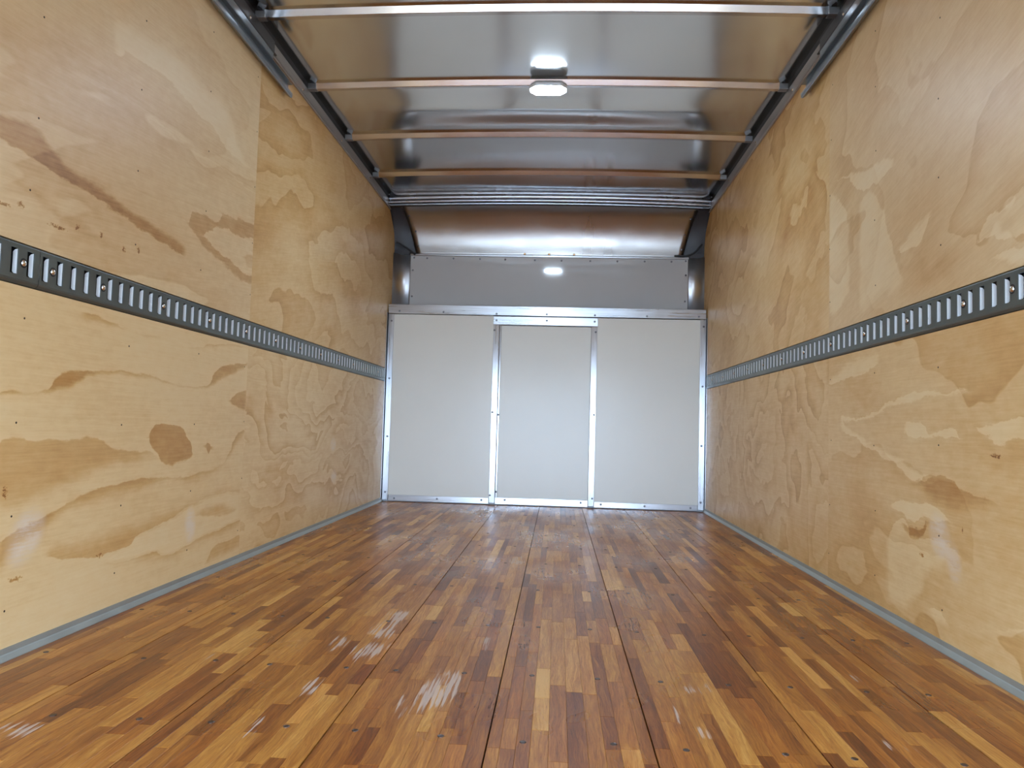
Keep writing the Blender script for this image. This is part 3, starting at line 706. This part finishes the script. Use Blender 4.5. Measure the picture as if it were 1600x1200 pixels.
# ------------------------------------------------------------------ slotted cargo tracks on the walls
PITCH_S, SLOT_W, SZ0, SZ1, FZ0, FZ1 = .0508, .0225, .8525, .9100, .8425, .9190
def cargo_track(side, y0, y1, phase, label, screws):
    x = XL if side == 'L' else XR; s = 1 if side == 'L' else -1; xf = x + s * .006; xb = xf - s * .0025
    root = empty('cargo_track', (x, (y0 + y1) / 2, FZ0)); tag(root, label, 'cargo track', 'slotted cargo tracks along the walls')
    slots = []; k = math.ceil((y0 + .006 - phase) / PITCH_S)
    while phase + k * PITCH_S + SLOT_W < y1 - .006: slots.append(phase + k * PITCH_S); k += 1
    mb = MB()
    def col(a, b, z0, z1): mb.quad((xf, a, z0), (xf, b, z0), (xf, b, z1), (xf, a, z1))
    e = y0
    for q in slots:
        col(e, q, SZ0, SZ1); e = q + SLOT_W
        # slot edges (sheet thickness)
        mb.quad((xf, q, SZ0), (xf, e, SZ0), (xb, e, SZ0), (xb, q, SZ0)); mb.quad((xf, q, SZ1), (xf, e, SZ1), (xb, e, SZ1), (xb, q, SZ1))
        mb.quad((xf, q, SZ0), (xf, q, SZ1), (xb, q, SZ1), (xb, q, SZ0)); mb.quad((xf, e, SZ0), (xf, e, SZ1), (xb, e, SZ1), (xb, e, SZ0))
    col(e, y1, SZ0, SZ1); col(y0, y1, SZ0, FZ0); col(y0, y1, SZ1, FZ1)
    lo = [(xf, FZ0), (xf - s * .0015, FZ0 - .004), (x - s * .001, .8330), (x - s * .010, .8310)]
    hi = [(xf, FZ1), (xf - s * .0015, FZ1 + .003), (x - s * .001, .9235), (x - s * .010, .9235)]
    for prof in (lo, hi):
        for (xa, za), (xc, zc) in zip(prof, prof[1:]): mb.quad((xa, y0, za), (xa, y1, za), (xc, y1, zc), (xc, y0, zc))
    rail = mb.build('rail', M['track'], recalc=False); child_at(rail, root)
    bk = MB().box(*sorted((x - s * .011, x - s * .024)), y0, y1, .826, .932).build('backing', M['black']); child_at(bk, root)  # black sheet added behind the slots to paint their dark cavity
    # inward bent tabs, one pair of lips at each slot
    tm = MB()
    for yy in (0.0, SLOT_W):
        d = -.010; z0, z1 = SZ0 + .001, SZ1 - .001
        o = [(0, z0), (d * .6, z0 + .001), (d, z0 + .005), (d, z1 - .006), (d * .6, z1 - .0015), (0, z1)]
        g = -.0006 if yy else .0006
        tm.prism([(a - .0008, b) for a, b in o], lambda u, v, t: (s * u, t, v), [yy + g, yy + g * 2.5])
    me = tm.mesh('slot_tab'); me.materials.append(M['tab'])
    for q in slots:
        t = link('slot_tab', me); t.location = (xf - s * .0010, q, 0); child_at(t, root)
    sm = MB().disc((0, 0, 0), (s, 0, 0), [(.0075, -.001), (.0075, .0006), (.0060, .003), (.0035, .0045), (.001, .005)], 12).mesh('screw'); sm.materials.append(M['screw']); sm.shade_smooth()
    cup = MB().disc((0, 0, 0), (s, 0, 0), [(.0112, -.001), (.0110, .0005)], 14).mesh('screw_hole'); cup.materials.append(M['black'])
    for q in screws:
        t = link('screw', sm); t.location = (xf, q, .8805); child_at(t, root)
        t = link('screw_hole', cup); t.location = (xf, q, .8805); child_at(t, root)
PHL = 1.898 + .0185; PHR = 2.222 + .0135
cargo_track('L', -.58, 1.652, PHL, 'short visible end of the slotted grey track at the photo\'s left edge', [1.601, 1.30, 1.0, .7, .4])
cargo_track('L', 1.6535, 5.165, PHL, 'long slotted grey cargo track on the left plywood wall', [1.699] + [1.898 + .3048 * k for k in range(11)])
cargo_track('R', -.58, 5.165, PHR, 'long slotted grey cargo track on the right plywood wall', [1.719, 1.921, 1.42, 1.1, .8] + [2.222 + .3048 * k for k in range(10)])

# ------------------------------------------------------------------ roll-up door tracks under the roof
for side in 'LR':
    x = XL if side == 'L' else XR; s = 1 if side == 'L' else -1; nm = 'left' if s > 0 else 'right'
    root = empty('door_track', (x, 1.2, 1.95)); tag(root, 'dark roll-up door channel ending high on the %s plywood wall' % nm, 'door track', 'roll-up door tracks')
    prof = [(.008, 1.944), (.020, 1.936), (.027, 1.933), (.031, 1.936), (.032, 1.944), (.031, 1.953), (.0285, 1.953), (.0285, 1.941), (.021, 1.940), (.0115, 1.947), (.0115, 1.990), (.030, 1.990), (.030, 1.993), (.008, 1.993)]
    ch = MB().prism(prof, lambda u, v, t: (x + s * u, t, v), [YREAR + .05, 3.115]).build('channel', M['trackrail']); child_at(autosmooth(ch, 40), root)
    pl_ = MB().box(*sorted((x + s * .026, x + s * .030)), YREAR + .05, 2.895, 1.988, 2.020).build('upper_flange', M['trackrail']); child_at(bevel(pl_, .001), root)
    an = MB().prism([(.009, 2.034), (.022, 2.032), (.024, 2.036), (.0135, 2.044), (.0125, 2.093), (.009, 2.095)], lambda u, v, t: (x + s * u, t, v), [YREAR + .05, 2.945]).build('mounting_angle', M['trackdark']); child_at(autosmooth(an), root)
    me = MB().disc((0, 0, 0), (s, 0, 0), [(.0065, -.001), (.0065, .001), (.0045, .003), (.002, .004)], 10).mesh('rivet'); me.materials.append(M['screw'])
    for y in (2.700, 2.08, 1.46):
        r = link('rivet', me); r.location = (x + s * .0125, y, 2.060); child_at(r, root)

# ------------------------------------------------------------------ rear end: frame and half lowered roll-up door, behind the camera
wr = MB().box(XL - .06, XL + .03, YREAR - .06, YREAR - .02, -.08, 2.16).box(XR - .03, XR + .06, YREAR - .06, YREAR - .02, -.08, 2.16).box(XL + .03, XR - .03, YREAR - .06, YREAR - .02, 1.97, 2.16).build('wall_rear', M['shell'])
tag(wr, 'rear door frame of the cargo box', 'wall', kind='structure')
dr = MB().box(XL + .03, XR - .03, YREAR - .058, YREAR - .050, 1.15, 1.97).build('door_1', M['doorpaint'])
tag(dr, 'half lowered roll-up door at the rear of the cargo box', 'door', kind='structure')
for z in (1.15, 1.424, 1.698):
    bevel(MB().box(XL + .031, XR - .031, YREAR - .050, YREAR - .030, z + .001, z + .271).build('door_slat', M['doorpaint'], dr), .003)
